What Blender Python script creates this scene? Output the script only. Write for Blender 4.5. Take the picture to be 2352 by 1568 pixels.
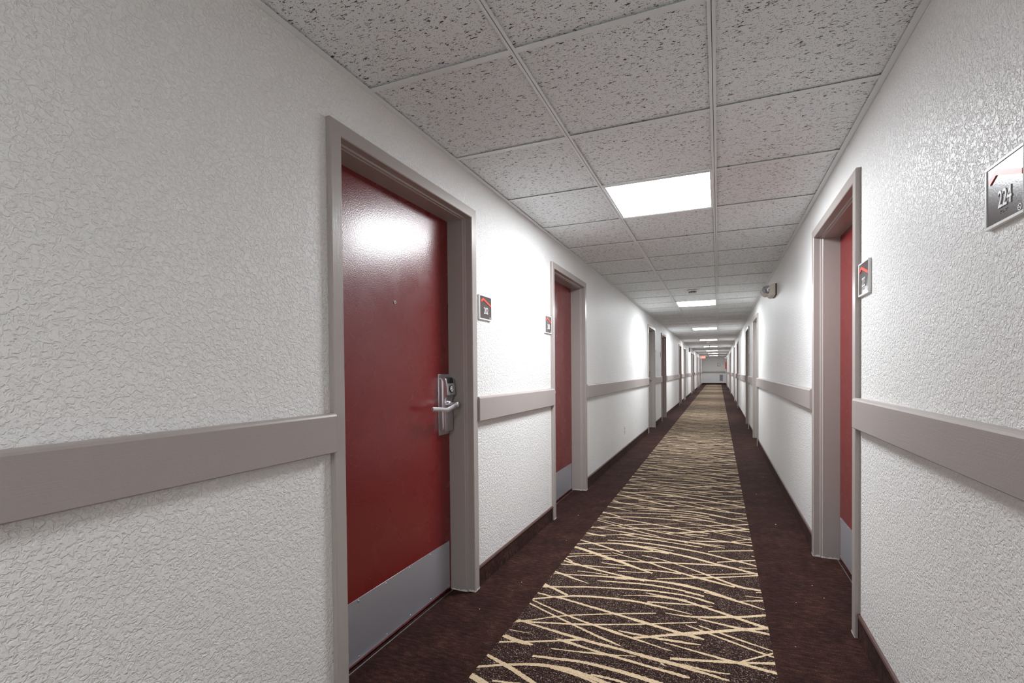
import bpy, bmesh, math, random
from mathutils import Vector, Matrix

# ------------------------------------------------------------------ scene, camera, exposure
for _o in list(bpy.data.objects):
    bpy.data.objects.remove(_o, do_unlink=True)
scene = bpy.context.scene
COL = scene.collection
random.seed(7)

FPX, CX, CY = 1072.32, 1237.905, 868.862          # focal length and principal point, pixels of 2352 x 1568
YAW, PITCH, ROLL = 0.3669, -0.0153, -0.0084
EYE = 1.1697
_f = Vector((-math.sin(YAW), math.cos(YAW), 0)); _r = Vector((math.cos(YAW), math.sin(YAW), 0)); _u = Vector((0, 0, 1))
_f, _u = _f * math.cos(PITCH) + _u * math.sin(PITCH), _u * math.cos(PITCH) - _f * math.sin(PITCH)
_r, _u = _r * math.cos(ROLL) + _u * math.sin(ROLL), _u * math.cos(ROLL) - _r * math.sin(ROLL)
cam_data = bpy.data.cameras.new('camera')
cam = bpy.data.objects.new('camera', cam_data)
COL.objects.link(cam)
_m = Matrix((( _r.x, _u.x, -_f.x, 0), (_r.y, _u.y, -_f.y, 0), (_r.z, _u.z, -_f.z, EYE), (0, 0, 0, 1)))
cam.matrix_world = _m
cam_data.sensor_width = 36.0
cam_data.lens = FPX * 36.0 / 2352.0
cam_data.shift_x = (1176.0 - CX) / 2352.0
cam_data.shift_y = (CY - 784.0) / 2352.0
cam_data.clip_start = 0.02
cam_data.clip_end = 200
scene.camera = cam

world = bpy.data.worlds.new('world')
scene.world = world
world.use_nodes = True
world.node_tree.nodes['Background'].inputs[0].default_value = (0.5, 0.5, 0.52, 1)
world.node_tree.nodes['Background'].inputs[1].default_value = 0.0

scene.view_settings.view_transform = 'Standard'
scene.view_settings.look = 'None'
scene.view_settings.gamma = 1.0
scene.view_settings.use_curve_mapping = False
scene.view_settings.exposure = 1.06
LAMP = 26.0                                        # radiance of the ceiling panels
scene.cycles.max_bounces = 8
scene.cycles.diffuse_bounces = 7
scene.cycles.glossy_bounces = 4
scene.cycles.use_adaptive_sampling = True
scene.cycles.adaptive_threshold = 0.02
scene.cycles.caustics_reflective = False
scene.cycles.caustics_refractive = False
scene.cycles.sample_clamp_indirect = 6.0
scene.cycles.use_denoising = True

# ------------------------------------------------------------------ the corridor's measures (metres)
XL, XR = -1.2255, 0.5703          # wall faces
ZC = 2.2184                       # underside of the ceiling grid
Y0, Y1 = -3.0, 40.3               # near and far end of the corridor
PROUD = 0.020                     # door frames stand proud of the wall
RAILT = 0.032                     # thickness of the chair rails
MOD = 0.6096                      # ceiling module
GY = 1.4062                       # a cross tee's near edge
TEE = 0.0238
T1, T2 = -0.6386, -0.0290         # left edges of the two main tees
RUN_L, RUN_R = -0.893, 0.208      # edges of the patterned runner
ZTOP = 2.029                      # top of door frames

# ------------------------------------------------------------------ helpers
class MB:
    def __init__(self):
        self.v = []; self.f = []
    def quad(self, a, b, c, d):
        n = len(self.v); self.v += [tuple(a), tuple(b), tuple(c), tuple(d)]; self.f.append((n, n+1, n+2, n+3)); return self
    def poly(self, pts):
        n = len(self.v); self.v += [tuple(p) for p in pts]; self.f.append(tuple(range(n, n+len(pts)))); return self
    def box(self, x0, x1, y0, y1, z0, z1):
        x0, x1 = min(x0, x1), max(x0, x1); y0, y1 = min(y0, y1), max(y0, y1); z0, z1 = min(z0, z1), max(z0, z1)
        n = len(self.v)
        self.v += [(x0,y0,z0),(x1,y0,z0),(x1,y1,z0),(x0,y1,z0),(x0,y0,z1),(x1,y0,z1),(x1,y1,z1),(x0,y1,z1)]
        for q in ((0,3,2,1),(4,5,6,7),(0,1,5,4),(1,2,6,5),(2,3,7,6),(3,0,4,7)):
            self.f.append(tuple(n+i for i in q))
        return self
    def prism(self, loop, fn, a, b):
        """loop of 2D points swept between parameters a and b; fn(p, q, t) gives the point"""
        n = len(self.v); k = len(loop)
        self.v += [tuple(fn(p, q, a)) for p, q in loop] + [tuple(fn(p, q, b)) for p, q in loop]
        self.f.append(tuple(n+i for i in reversed(range(k)))); self.f.append(tuple(n+k+i for i in range(k)))
        for i in range(k):
            j = (i+1) % k
            self.f.append((n+i, n+j, n+k+j, n+k+i))
        return self
    def lathe(self, prof, fn, seg=28):
        """prof: (radius, height) pairs; fn(a, b, h) maps to a point"""
        n = len(self.v)
        for r, h in prof:
            for i in range(seg):
                t = 2*math.pi*i/seg
                self.v.append(tuple(fn(r*math.cos(t), r*math.sin(t), h)))
        for j in range(len(prof)-1):
            for i in range(seg):
                i2 = (i+1) % seg
                self.f.append((n+j*seg+i, n+j*seg+i2, n+(j+1)*seg+i2, n+(j+1)*seg+i))
        self.f.append(tuple(n+i for i in reversed(range(seg))))
        self.f.append(tuple(n+(len(prof)-1)*seg+i for i in range(seg)))
        return self
    def mesh(self, name):
        me = bpy.data.meshes.new(name); me.from_pydata(self.v, [], self.f); me.validate()
        bm = bmesh.new(); bm.from_mesh(me)
        bmesh.ops.recalc_face_normals(bm, faces=bm.faces); bm.to_mesh(me); bm.free()
        me.update(); return me
    def build(self, name, mat, parent=None, bevel=0, smooth=False, seg=2, kind=None):
        o = bpy.data.objects.new(name, self.mesh(name)); COL.objects.link(o)
        if mat: o.data.materials.append(mat)
        if parent: o.parent = parent
        if bevel:
            m = o.modifiers.new('edge', 'BEVEL'); m.width = bevel; m.segments = seg; m.limit_method = 'ANGLE'; m.angle_limit = 0.6
            m.harden_normals = False
        if smooth or bevel:
            for p in o.data.polygons: p.use_smooth = True
            if hasattr(o.data, 'set_sharp_from_angle'): o.data.set_sharp_from_angle(angle=0.6)
        if kind: o['kind'] = kind
        return o

def empty(name, loc=(0,0,0)):
    o = bpy.data.objects.new(name, None); COL.objects.link(o); o.location = loc; o.empty_display_size = 0.05
    return o

def adopt(child, parent):
    """parent without moving the child's world coordinates"""
    child.parent = parent
    child.matrix_parent_inverse = Matrix.Translation(-Vector(parent.location))
    return child

def tag(o, label, cat, group=None, kind=None):
    o['label'] = label; o['category'] = cat
    if group: o['group'] = group
    if kind: o['kind'] = kind
    return o

def link_copy(src, parent=None):
    c = src.copy(); COL.objects.link(c)
    if parent: c.parent = parent
    return c

def text_mesh(txt, size, depth, sx=1.0, bold=0.0):
    cu = bpy.data.curves.new('lettering', 'FONT'); cu.body = txt; cu.size = size; cu.extrude = depth; cu.align_x = 'CENTER'; cu.align_y = 'CENTER'
    cu.offset = bold; cu.resolution_u = 4
    o = bpy.data.objects.new('lettering', cu); COL.objects.link(o)
    dg = bpy.context.evaluated_depsgraph_get(); dg.update()
    me = bpy.data.meshes.new_from_object(o.evaluated_get(dg))
    bpy.data.objects.remove(o, do_unlink=True); bpy.data.curves.remove(cu)
    for v in me.vertices: v.co.x *= sx
    return me

def remap(me, fn):
    for v in me.vertices: v.co = fn(v.co.x, v.co.y, v.co.z)
    bm = bmesh.new(); bm.from_mesh(me); bmesh.ops.recalc_face_normals(bm, faces=bm.faces); bm.to_mesh(me); bm.free()
    me.update(); return me

# ------------------------------------------------------------------ materials
def srgb(r, g, b):
    f = lambda c: (c/12.92 if c <= 0.04045 else ((c+0.055)/1.055)**2.4)
    return (f(r/255), f(g/255), f(b/255), 1)

class Mat:
    def __init__(self, name, color=(0.8,0.8,0.8,1), rough=0.5, metal=0.0, spec=0.5):
        self.m = bpy.data.materials.new(name); self.m.use_nodes = True
        self.t = self.m.node_tree; self.p = self.t.nodes['Principled BSDF']
        self.p.inputs['Base Color'].default_value = color; self.p.inputs['Roughness'].default_value = rough
        self.p.inputs['Metallic'].default_value = metal; self.p.inputs['Specular IOR Level'].default_value = spec
    def n(self, kind, **kw):
        nd = self.t.nodes.new(kind)
        for k, v in kw.items():
            if k in nd.bl_rna.properties and k not in ('inputs',): setattr(nd, k, v)
        return nd
    def l(self, a, b): self.t.links.new(a, b)
    def coords(self, scale=(1,1,1), random_offset=False, rot=(0,0,0)):
        tc = self.n('ShaderNodeTexCoord'); out = tc.outputs['Object']
        if random_offset:
            oi = self.n('ShaderNodeObjectInfo'); mu = self.n('ShaderNodeMath', operation='MULTIPLY'); mu.inputs[1].default_value = 37.0
            self.l(oi.outputs['Random'], mu.inputs[0]); ad = self.n('ShaderNodeVectorMath', operation='ADD')
            self.l(out, ad.inputs[0]); self.l(mu.outputs[0], ad.inputs[1]); out = ad.outputs[0]
        mp = self.n('ShaderNodeMapping'); mp.inputs['Scale'].default_value = scale; mp.inputs['Rotation'].default_value = rot
        self.l(out, mp.inputs['Vector']); return mp.outputs['Vector']
    def noise(self, vec, scale, detail=2, rough=0.5, dist=0.0):
        nd = self.n('ShaderNodeTexNoise'); nd.inputs['Scale'].default_value = scale; nd.inputs['Detail'].default_value = detail
        nd.inputs['Roughness'].default_value = rough; nd.inputs['Distortion'].default_value = dist
        self.l(vec, nd.inputs['Vector']); return nd.outputs['Fac']
    def ramp(self, fac, stops, interp='LINEAR'):
        r = self.n('ShaderNodeValToRGB'); r.color_ramp.interpolation = interp; e = r.color_ramp.elements
        while len(e) < len(stops): e.new(0.5)
        for el, (p, c) in zip(e, stops):
            el.position = p; el.color = c if len(c) == 4 else (c[0], c[0], c[0], 1)
        self.l(fac, r.inputs['Fac']); return r.outputs['Color']
    def math(self, op, a, b):
        m = self.n('ShaderNodeMath', operation=op)
        for i, x in enumerate((a, b)):
            if isinstance(x, (int, float)): m.inputs[i].default_value = x
            else: self.l(x, m.inputs[i])
        return m.outputs[0]
    def mix(self, fac, a, b):
        m = self.n('ShaderNodeMix', data_type='RGBA')
        if isinstance(fac, (int, float)): m.inputs[0].default_value = fac
        else: self.l(fac, m.inputs[0])
        for i, x in ((6, a), (7, b)):
            if isinstance(x, tuple): m.inputs[i].default_value = x
            else: self.l(x, m.inputs[i])
        return m.outputs[2]
    def bump(self, h, dist, strength=1.0):
        b = self.n('ShaderNodeBump'); b.inputs['Distance'].default_value = dist; b.inputs['Strength'].default_value = strength
        self.l(h, b.inputs['Height']); self.l(b.outputs['Normal'], self.p.inputs['Normal']); return b
    def color(self, c): self.l(c, self.p.inputs['Base Color'])
    def rough(self, c): self.l(c, self.p.inputs['Roughness'])

def wall_paint():
    M = Mat('textured wall paint', srgb(236, 235, 234), 0.42, 0, 0.5)
    v = M.coords()
    a = M.ramp(M.noise(v, 88, 2, 0.6, 0.7), [(0.40, (0,)), (0.56, (1,))])
    b = M.noise(v, 260, 2, 0.5)
    h = M.math('ADD', a, M.math('MULTIPLY', b, 0.45))
    M.bump(h, 0.0028, 0.75)
    c = M.noise(v, 1.3, 2, 0.5)
    M.color(M.ramp(c, [(0.3, srgb(235, 234, 232)), (0.7, srgb(240, 239, 238))]))
    return M.m

def trim_paint(name, col, along=1, rough=0.38):
    M = Mat(name, col, rough, 0, 0.5)
    sc = [420, 420, 420]; sc[along] = 6
    v = M.coords(tuple(sc)); a = M.noise(v, 1.0, 3, 0.6)
    w = M.coords(); b = M.noise(w, 160, 2, 0.5)
    h = M.math('ADD', M.math('MULTIPLY', a, 0.8), M.math('MULTIPLY', b, 0.5))
    M.bump(h, 0.0012, 0.35)
    M.color(M.mix(M.noise(w, 2.2, 3, 0.6), col, tuple(min(1, x*1.10) for x in col[:3]) + (1,)))
    return M.m

def tile_stuff():
    M = Mat('fissured ceiling tile', srgb(236, 235, 234), 0.9, 0, 0.2)
    v = M.coords(random_offset=True)
    w = M.coords((62, 185, 60), True, (0, 0, 0.10))
    n1 = M.noise(w, 1.0, 2, 0.55, 0.9)
    low = M.noise(v, 45, 1, 0.5)
    th = M.math('ADD', n1, M.math('MULTIPLY', low, 0.30))
    fis = M.ramp(th, [(0.775, (0,)), (0.80, (1,))])
    vo = M.n('ShaderNodeTexVoronoi'); vo.inputs['Scale'].default_value = 185; M.l(v, vo.inputs['Vector'])
    pin0 = M.ramp(vo.outputs['Distance'], [(0.20, (1,)), (0.30, (0,))])
    sep = M.n('ShaderNodeSeparateColor'); M.l(vo.outputs['Color'], sep.inputs[0])
    pin = M.math('MULTIPLY', pin0, M.math('LESS_THAN', sep.outputs[0], 0.6))
    pit = M.math('MAXIMUM', fis, M.math('MULTIPLY', pin, 0.75))
    M.color(M.mix(pit, srgb(236, 239, 240), srgb(92, 90, 89)))
    M.bump(M.math('MULTIPLY', pit, -1.0), 0.002, 0.6)
    return M.m

def carpet(name, kind):
    M = Mat(name, (0.1, 0.06, 0.05, 1), 0.95, 0, 0.15)
    v = M.coords((190, 430, 300)); fine = M.noise(v, 1.0, 2, 0.6)
    w = M.coords((22, 75, 30)); mid = M.noise(w, 1.0, 2, 0.6)
    k = M.coords(); low = M.noise(k, 5.5, 2, 0.6)
    if kind == 'border':
        f = M.math('ADD', M.math('MULTIPLY', fine, 0.62), M.math('ADD', M.math('MULTIPLY', mid, 0.42), M.math('MULTIPLY', low, 0.22)))
        c = M.ramp(f, [(0.46, srgb(18, 9, 8)), (0.62, srgb(44, 24, 20)), (0.74, srgb(74, 46, 38)), (0.86, srgb(118, 84, 70))])
    elif kind == 'runner':
        f = M.math('ADD', M.math('MULTIPLY', fine, 0.85), M.math('MULTIPLY', mid, 0.15))
        c = M.ramp(f, [(0.40, srgb(30, 17, 15)), (0.54, srgb(48, 28, 25)), (0.605, srgb(66, 42, 37)), (0.64, srgb(214, 196, 176))])
    else:
        f = M.math('ADD', M.math('MULTIPLY', fine, 0.9), M.math('MULTIPLY', low, 0.1))
        c = M.ramp(f, [(0.32, srgb(132, 104, 82)), (0.42, srgb(206, 180, 144)), (0.66, srgb(230, 210, 180))])
    M.color(c)
    M.p.inputs['Sheen Weight'].default_value = 0.04; M.p.inputs['Sheen Roughness'].default_value = 0.5
    M.p.inputs['Sheen Tint'].default_value = (0.6, 0.42, 0.36, 1)
    M.bump(fine, 0.004, 0.8)
    return M.m

def door_paint(name, col):
    M = Mat(name, col, 0.26, 0, 0.8)
    v = M.coords(); a = M.noise(v, 190, 2, 0.5); b = M.noise(v, 38, 2, 0.5)
    M.bump(M.math('ADD', a, M.math('MULTIPLY', b, 0.15)), 0.0010, 0.4)
    s = M.noise(v, 5, 2, 0.6)
    M.rough(M.ramp(s, [(0.3, (0.23,)), (0.7, (0.31,))]))
    M.color(M.mix(M.noise(v, 1.6, 2), col, tuple(x*0.86 for x in col[:3]) + (1,)))
    return M.m

def brushed(name, col, rough, axis=2, sc=500, metal=1.0):
    M = Mat(name, col, rough, metal, 0.5)
    s = [sc, sc, sc]; s[axis] = 8
    v = M.coords(tuple(s)); a = M.noise(v, 1.0, 3, 0.6)
    M.rough(M.ramp(a, [(0.2, (rough*0.85,)), (0.8, (rough*1.2,))])); M.bump(a, 0.0006, 0.15)
    return M.m

def plain(name, col, rough=0.5, metal=0.0, fine=220, amt=0.0004):
    M = Mat(name, col, rough, metal)
    v = M.coords(); M.bump(M.noise(v, fine, 2), amt, 0.3); return M.m

def emitter(name, col, strength):
    m = bpy.data.materials.new(name); m.use_nodes = True; t = m.node_tree; t.nodes.clear()
    e = t.nodes.new('ShaderNodeEmission'); e.inputs[0].default_value = col; e.inputs[1].default_value = strength
    o = t.nodes.new('ShaderNodeOutputMaterial'); t.links.new(e.outputs[0], o.inputs[0]); return m

WALL = wall_paint()
RAIL = trim_paint('taupe rail paint', srgb(160, 150, 146), 1)
FRAME = trim_paint('taupe frame paint', srgb(164, 156, 151), 2, 0.29)
TILE = tile_stuff()
GRID = plain('white grid metal', srgb(232, 236, 237), 0.45)
PLENUM = plain('dark plenum', srgb(30, 28, 27), 0.9)
BORDER = carpet('brown carpet', 'border')
RUNNER = carpet('brown runner carpet', 'runner')
STREAK = carpet('beige carpet pile', 'streak')
BIND = plain('brown edge binding', srgb(84, 58, 54), 0.5)
RED = door_paint('red door paint', srgb(116, 20, 22))
GREYDOOR = door_paint('grey door paint', srgb(140, 136, 134))
KICK = brushed('brushed aluminium', srgb(196, 197, 205), 0.48, 1, metal=0.8)
STEEL = brushed('satin chrome', srgb(216, 216, 220), 0.30, 2, 900)
BLACK = plain('black plastic', srgb(16, 15, 16), 0.35)
WHITE = plain('white plastic', srgb(232, 232, 230), 0.4)
CAULK = plain('white caulk', srgb(226, 222, 216), 0.6)
BEIGE = plain('beige plastic', srgb(238, 228, 216), 0.45)
SIGN = plain('dark sign plate', srgb(92, 82, 82), 0.22)
CHEV = plain('orange red vinyl', srgb(226, 84, 66), 0.4)
GREYP = plain('grey plastic', srgb(120, 118, 116), 0.5)
SLOT = plain('grey slots', srgb(92, 92, 92), 0.5)
REDMETAL = plain('red enamel', srgb(120, 16, 18), 0.3)
LENS = plain('bright reflector behind clear lens', srgb(214, 218, 222), 0.16, 0.8)
PANEL = emitter('lit diffuser', (0.925, 0.965, 1.0, 1), LAMP)
EXITGLOW = emitter('lit red sign face', (1.0, 0.16, 0.10, 1), 0.9)
EXITLET = emitter('lit sign lettering', (1.0, 0.62, 0.55, 1), 1.0)

STREAKS = [
 [(-0.894,2.278,0.0139),(-0.838,2.270,0.0166),(-0.803,2.265,0.0164),(-0.746,2.263,0.0187),(-0.619,2.238,0.0214),(-0.533,2.221,0.0243),(-0.463,2.205,0.0216),(-0.405,2.194,0.0199),(-0.365,2.185,0.0295),(-0.324,2.176,0.0290),(-0.238,2.158,0.0250),(-0.157,2.142,0.0303),(-0.100,2.134,0.0299),(-0.060,2.127,0.0118)],
 [(-0.894,2.207,0.0218),(-0.812,2.256,0.0223),(-0.737,2.294,0.0228),(-0.713,2.308,0.0232),(-0.622,2.334,0.0247),(-0.501,2.354,0.0245),(-0.394,2.362,0.0230),(-0.333,2.358,0.0242),(-0.274,2.351,0.0223),(-0.209,2.341,0.0145),(-0.119,2.326,0.0071)],
 [(-0.888,2.196,0.0129),(-0.787,2.155,0.0137),(-0.693,2.120,0.0163),(-0.608,2.093,0.0156),(-0.513,2.068,0.0193),(-0.432,2.049,0.0264),(-0.396,2.040,0.0173),(-0.354,2.030,0.0170),(-0.285,2.015,0.0110),(-0.221,1.999,0.0096),(-0.182,1.992,0.0064)],
 [(-0.890,2.160,0.0153),(-0.783,2.112,0.0158),(-0.703,2.077,0.0157),(-0.652,2.055,0.0171),(-0.605,2.035,0.0166),(-0.531,2.005,0.0199),(-0.476,1.984,0.0193),(-0.407,1.961,0.0118),(-0.391,1.956,0.0064)],
 [(-0.888,1.977,0.0238),(-0.840,2.006,0.0167),(-0.803,2.030,0.0133),(-0.763,2.060,0.0150),(-0.721,2.087,0.0166),(-0.688,2.106,0.0155),(-0.623,2.139,0.0145),(-0.523,2.183,0.0147),(-0.457,2.210,0.0149),(-0.392,2.236,0.0137),(-0.336,2.259,0.0139),(-0.283,2.279,0.0084)],
 [(-0.888,1.987,0.0179),(-0.838,1.996,0.0179),(-0.765,2.013,0.0144),(-0.666,2.040,0.0170),(-0.565,2.069,0.0212),(-0.502,2.092,0.0148),(-0.407,2.129,0.0138),(-0.358,2.148,0.0152),(-0.307,2.170,0.0141),(-0.211,2.211,0.0131),(-0.096,2.261,0.0094)],
 [(-0.883,1.996,0.0180),(-0.810,1.984,0.0177),(-0.731,1.971,0.0184),(-0.638,1.957,0.0222),(-0.567,1.948,0.0245),(-0.496,1.938,0.0238),(-0.450,1.936,0.0253),(-0.385,1.930,0.0218),(-0.322,1.922,0.0254),(-0.270,1.915,0.0298),(-0.212,1.910,0.0295),(-0.140,1.904,0.0291),(-0.098,1.895,0.0260),(-0.043,1.887,0.0185),(0.036,1.874,0.0135)],
 [(-0.885,1.906,0.0066),(-0.810,1.910,0.0044),(-0.779,1.912,0.0027)],
 [(-0.887,1.863,0.0117),(-0.822,1.847,0.0129),(-0.766,1.838,0.0177),(-0.743,1.834,0.0110)],
 [(-0.887,1.803,0.0150),(-0.831,1.826,0.0142),(-0.742,1.861,0.0155),(-0.667,1.893,0.0184),(-0.594,1.926,0.0241),(-0.550,1.946,0.0163)],
 [(-0.664,1.912,0.0080),(-0.615,1.905,0.0264),(-0.551,1.894,0.0180),(-0.501,1.886,0.0141),(-0.451,1.878,0.0189),(-0.389,1.871,0.0186),(-0.312,1.862,0.0182),(-0.234,1.853,0.0177),(-0.171,1.847,0.0219),(-0.130,1.842,0.0216),(-0.103,1.841,0.0090)],
 [(-0.660,1.836,0.0109),(-0.571,1.849,0.0109),(-0.496,1.863,0.0149),(-0.419,1.876,0.0172),(-0.386,1.885,0.0109),(-0.318,1.905,0.0070)],
 [(-0.780,2.323,0.0172),(-0.742,2.306,0.0184)],
 [(-0.463,2.401,0.0096),(-0.360,2.439,0.0112),(-0.234,2.455,0.0201),(-0.162,2.450,0.0240),(-0.107,2.434,0.0233),(-0.054,2.414,0.0241),(0.013,2.390,0.0256),(0.062,2.370,0.0321),(0.109,2.352,0.0279),(0.170,2.329,0.0304),(0.209,2.319,0.0269)],
 [(-0.355,2.469,0.0099),(-0.271,2.461,0.0130),(-0.187,2.462,0.0128)],
 [(-0.291,2.503,0.0126),(-0.202,2.514,0.0168),(-0.128,2.504,0.0164),(-0.073,2.488,0.0240),(-0.021,2.473,0.0143)],
 [(-0.167,2.550,0.0137),(-0.071,2.534,0.0150)],
 [(-0.072,2.583,0.0121),(0.014,2.560,0.0184),(0.091,2.537,0.0245),(0.151,2.516,0.0191),(0.210,2.491,0.0093)],
 [(0.101,2.543,0.0115),(0.154,2.566,0.0165),(0.211,2.589,0.0234)],
 [(0.136,2.613,0.0069),(0.209,2.617,0.0102)],
 [(0.181,2.673,0.0089),(0.212,2.679,0.0107)],
 [(-0.338,2.376,0.0168),(-0.278,2.390,0.0169),(-0.193,2.408,0.0154),(-0.124,2.422,0.0138),(-0.027,2.440,0.0077)],
 [(-0.241,2.297,0.0071),(-0.185,2.297,0.0126),(-0.134,2.301,0.0193),(-0.052,2.323,0.0238),(0.029,2.355,0.0286),(0.111,2.388,0.0246),(0.208,2.438,0.0265)],
 [(-0.091,2.296,0.0124),(-0.052,2.290,0.0150),(0.028,2.279,0.0186),(0.075,2.273,0.0262),(0.136,2.271,0.0261),(0.208,2.265,0.0191)],
 [(-0.351,2.032,0.0256),(-0.291,2.063,0.0231),(-0.202,2.111,0.0268),(-0.111,2.158,0.0367),(-0.034,2.197,0.0312),(0.043,2.237,0.0320),(0.121,2.276,0.0262),(0.209,2.320,0.0301)],
 [(-0.085,2.234,0.0117),(-0.044,2.219,0.0141),(0.012,2.200,0.0149),(0.086,2.175,0.0168),(0.143,2.156,0.0128),(0.209,2.135,0.0079)],
 [(-0.143,2.222,0.0091),(-0.081,2.196,0.0163),(-0.019,2.173,0.0159),(0.070,2.139,0.0175),(0.140,2.112,0.0145),(0.181,2.099,0.0165),(0.210,2.090,0.0136)],
 [(0.080,2.008,0.0231),(0.122,2.046,0.0148),(0.166,2.083,0.0152),(0.210,2.119,0.0139)],
 [(-0.422,2.066,0.0119),(-0.357,2.065,0.0164),(-0.292,2.065,0.0186),(-0.228,2.066,0.0218),(-0.152,2.071,0.0227),(-0.071,2.079,0.0079)],
 [(-0.220,2.043,0.0078),(-0.149,2.032,0.0121),(-0.075,2.020,0.0149),(-0.023,2.013,0.0179),(0.025,2.004,0.0231),(0.079,2.000,0.0255),(0.132,1.992,0.0225),(0.209,1.982,0.0243)],
 [(-0.185,1.937,0.0201),(-0.115,1.954,0.0227),(-0.045,1.972,0.0193),(0.024,1.990,0.0229),(0.093,2.009,0.0204),(0.148,2.027,0.0181),(0.208,2.047,0.0234)],
 [(-0.138,1.916,0.0097),(-0.071,1.908,0.0153),(-0.017,1.908,0.0123),(0.039,1.916,0.0066)],
 [(-0.218,1.894,0.0145),(-0.194,1.880,0.0047)],
 [(-0.896,2.380,0.0378),(-0.843,2.359,0.0269),(-0.784,2.330,0.0260),(-0.735,2.304,0.0221)],
 [(-0.892,2.351,0.0201),(-0.807,2.380,0.0176),(-0.730,2.407,0.0179),(-0.670,2.429,0.0181),(-0.589,2.451,0.0181),(-0.492,2.473,0.0194),(-0.414,2.490,0.0209),(-0.326,2.505,0.0196),(-0.293,2.509,0.0182),(-0.215,2.511,0.0166),(-0.123,2.504,0.0149),(-0.078,2.494,0.0173)],
 [(-0.892,2.276,0.0139),(-0.857,2.274,0.0151),(-0.820,2.266,0.0137)],
 [(-0.894,2.559,0.0157),(-0.822,2.530,0.0260),(-0.758,2.504,0.0207),(-0.670,2.474,0.0072)],
 [(-0.892,2.534,0.0139),(-0.806,2.544,0.0184),(-0.722,2.563,0.0154),(-0.656,2.578,0.0186),(-0.571,2.595,0.0264),(-0.485,2.608,0.0308),(-0.418,2.617,0.0306),(-0.341,2.627,0.0260),(-0.257,2.632,0.0275),(-0.193,2.629,0.0378),(-0.129,2.618,0.0370),(-0.066,2.603,0.0291),(-0.006,2.580,0.0317),(0.038,2.559,0.0309),(0.081,2.541,0.0272)],
 [(-0.893,2.668,0.0153),(-0.812,2.682,0.0170),(-0.741,2.697,0.0188),(-0.650,2.712,0.0153),(-0.517,2.735,0.0102)],
 [(-0.891,2.724,0.0194),(-0.818,2.702,0.0293),(-0.756,2.685,0.0237),(-0.677,2.665,0.0248),(-0.598,2.646,0.0225),(-0.525,2.632,0.0237),(-0.454,2.621,0.0295),(-0.385,2.611,0.0260)],
 [(-0.892,2.763,0.0163),(-0.836,2.723,0.0228)],
 [(-0.890,2.789,0.0166),(-0.798,2.837,0.0151),(-0.727,2.869,0.0134),(-0.597,2.915,0.0097)],
 [(-0.891,2.836,0.0133),(-0.771,2.884,0.0136),(-0.644,2.935,0.0099)],
 [(-0.894,2.960,0.0350),(-0.828,2.938,0.0407),(-0.733,2.895,0.0437),(-0.645,2.856,0.0421),(-0.564,2.824,0.0411),(-0.481,2.781,0.0348),(-0.404,2.744,0.0252),(-0.357,2.723,0.0182)],
 [(-0.894,3.014,0.0214),(-0.795,3.065,0.0195),(-0.682,3.107,0.0244),(-0.583,3.122,0.0267),(-0.521,3.120,0.0286),(-0.399,3.096,0.0274),(-0.297,3.069,0.0306),(-0.203,3.046,0.0321),(-0.112,3.018,0.0333),(-0.024,2.986,0.0322),(0.028,2.970,0.0355),(0.094,2.951,0.0331),(0.158,2.928,0.0319),(0.207,2.913,0.0295)],
 [(-0.895,3.098,0.0203),(-0.774,3.056,0.0282),(-0.659,3.006,0.0269),(-0.571,2.962,0.0159)],
 [(-0.894,3.247,0.0197),(-0.817,3.228,0.0217),(-0.747,3.227,0.0144)],
 [(-0.715,3.157,0.0184),(-0.629,3.169,0.0204),(-0.531,3.185,0.0206),(-0.413,3.185,0.0248),(-0.269,3.171,0.0307),(-0.154,3.152,0.0279),(-0.079,3.134,0.0252),(0.011,3.103,0.0264),(0.081,3.079,0.0277),(0.149,3.056,0.0272),(0.210,3.030,0.0246)],
 [(-0.620,3.112,0.0154),(-0.495,3.099,0.0172),(-0.398,3.072,0.0189)],
 [(-0.800,2.961,0.0143),(-0.675,2.984,0.0143),(-0.523,3.022,0.0144),(-0.397,3.062,0.0125)],
 [(-0.639,2.947,0.0119),(-0.522,2.910,0.0153),(-0.442,2.881,0.0149),(-0.372,2.858,0.0220),(-0.329,2.835,0.0230),(-0.238,2.797,0.0204),(-0.169,2.770,0.0249),(-0.102,2.748,0.0341),(-0.038,2.731,0.0287),(0.025,2.712,0.0233),(0.080,2.699,0.0213)],
 [(-0.673,2.827,0.0184),(-0.605,2.838,0.0241),(-0.530,2.847,0.0202),(-0.422,2.867,0.0219),(-0.353,2.887,0.0222),(-0.248,2.914,0.0242),(-0.144,2.939,0.0224),(-0.041,2.959,0.0242),(0.028,2.969,0.0223)],
 [(-0.665,2.771,0.0124),(-0.589,2.769,0.0158),(-0.499,2.779,0.0122)],
 [(-0.550,2.683,0.0099),(-0.467,2.700,0.0115),(-0.354,2.732,0.0116)],
 [(-0.771,2.607,0.0096),(-0.681,2.614,0.0111),(-0.591,2.612,0.0141)],
 [(-0.632,2.522,0.0104),(-0.573,2.534,0.0177),(-0.474,2.552,0.0191),(-0.380,2.567,0.0222),(-0.283,2.568,0.0219),(-0.188,2.562,0.0201),(-0.071,2.538,0.0096)],
 [(-0.546,2.578,0.0091),(-0.483,2.593,0.0137)],
 [(-0.453,2.964,0.0138),(-0.382,2.954,0.0154),(-0.314,2.933,0.0150),(-0.210,2.887,0.0181),(-0.123,2.841,0.0192),(-0.072,2.811,0.0256),(-0.006,2.772,0.0295),(0.056,2.736,0.0283),(0.086,2.718,0.0350),(0.130,2.705,0.0301),(0.206,2.701,0.0265)],
 [(-0.408,2.757,0.0187),(-0.304,2.768,0.0203),(-0.202,2.770,0.0217)],
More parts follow.
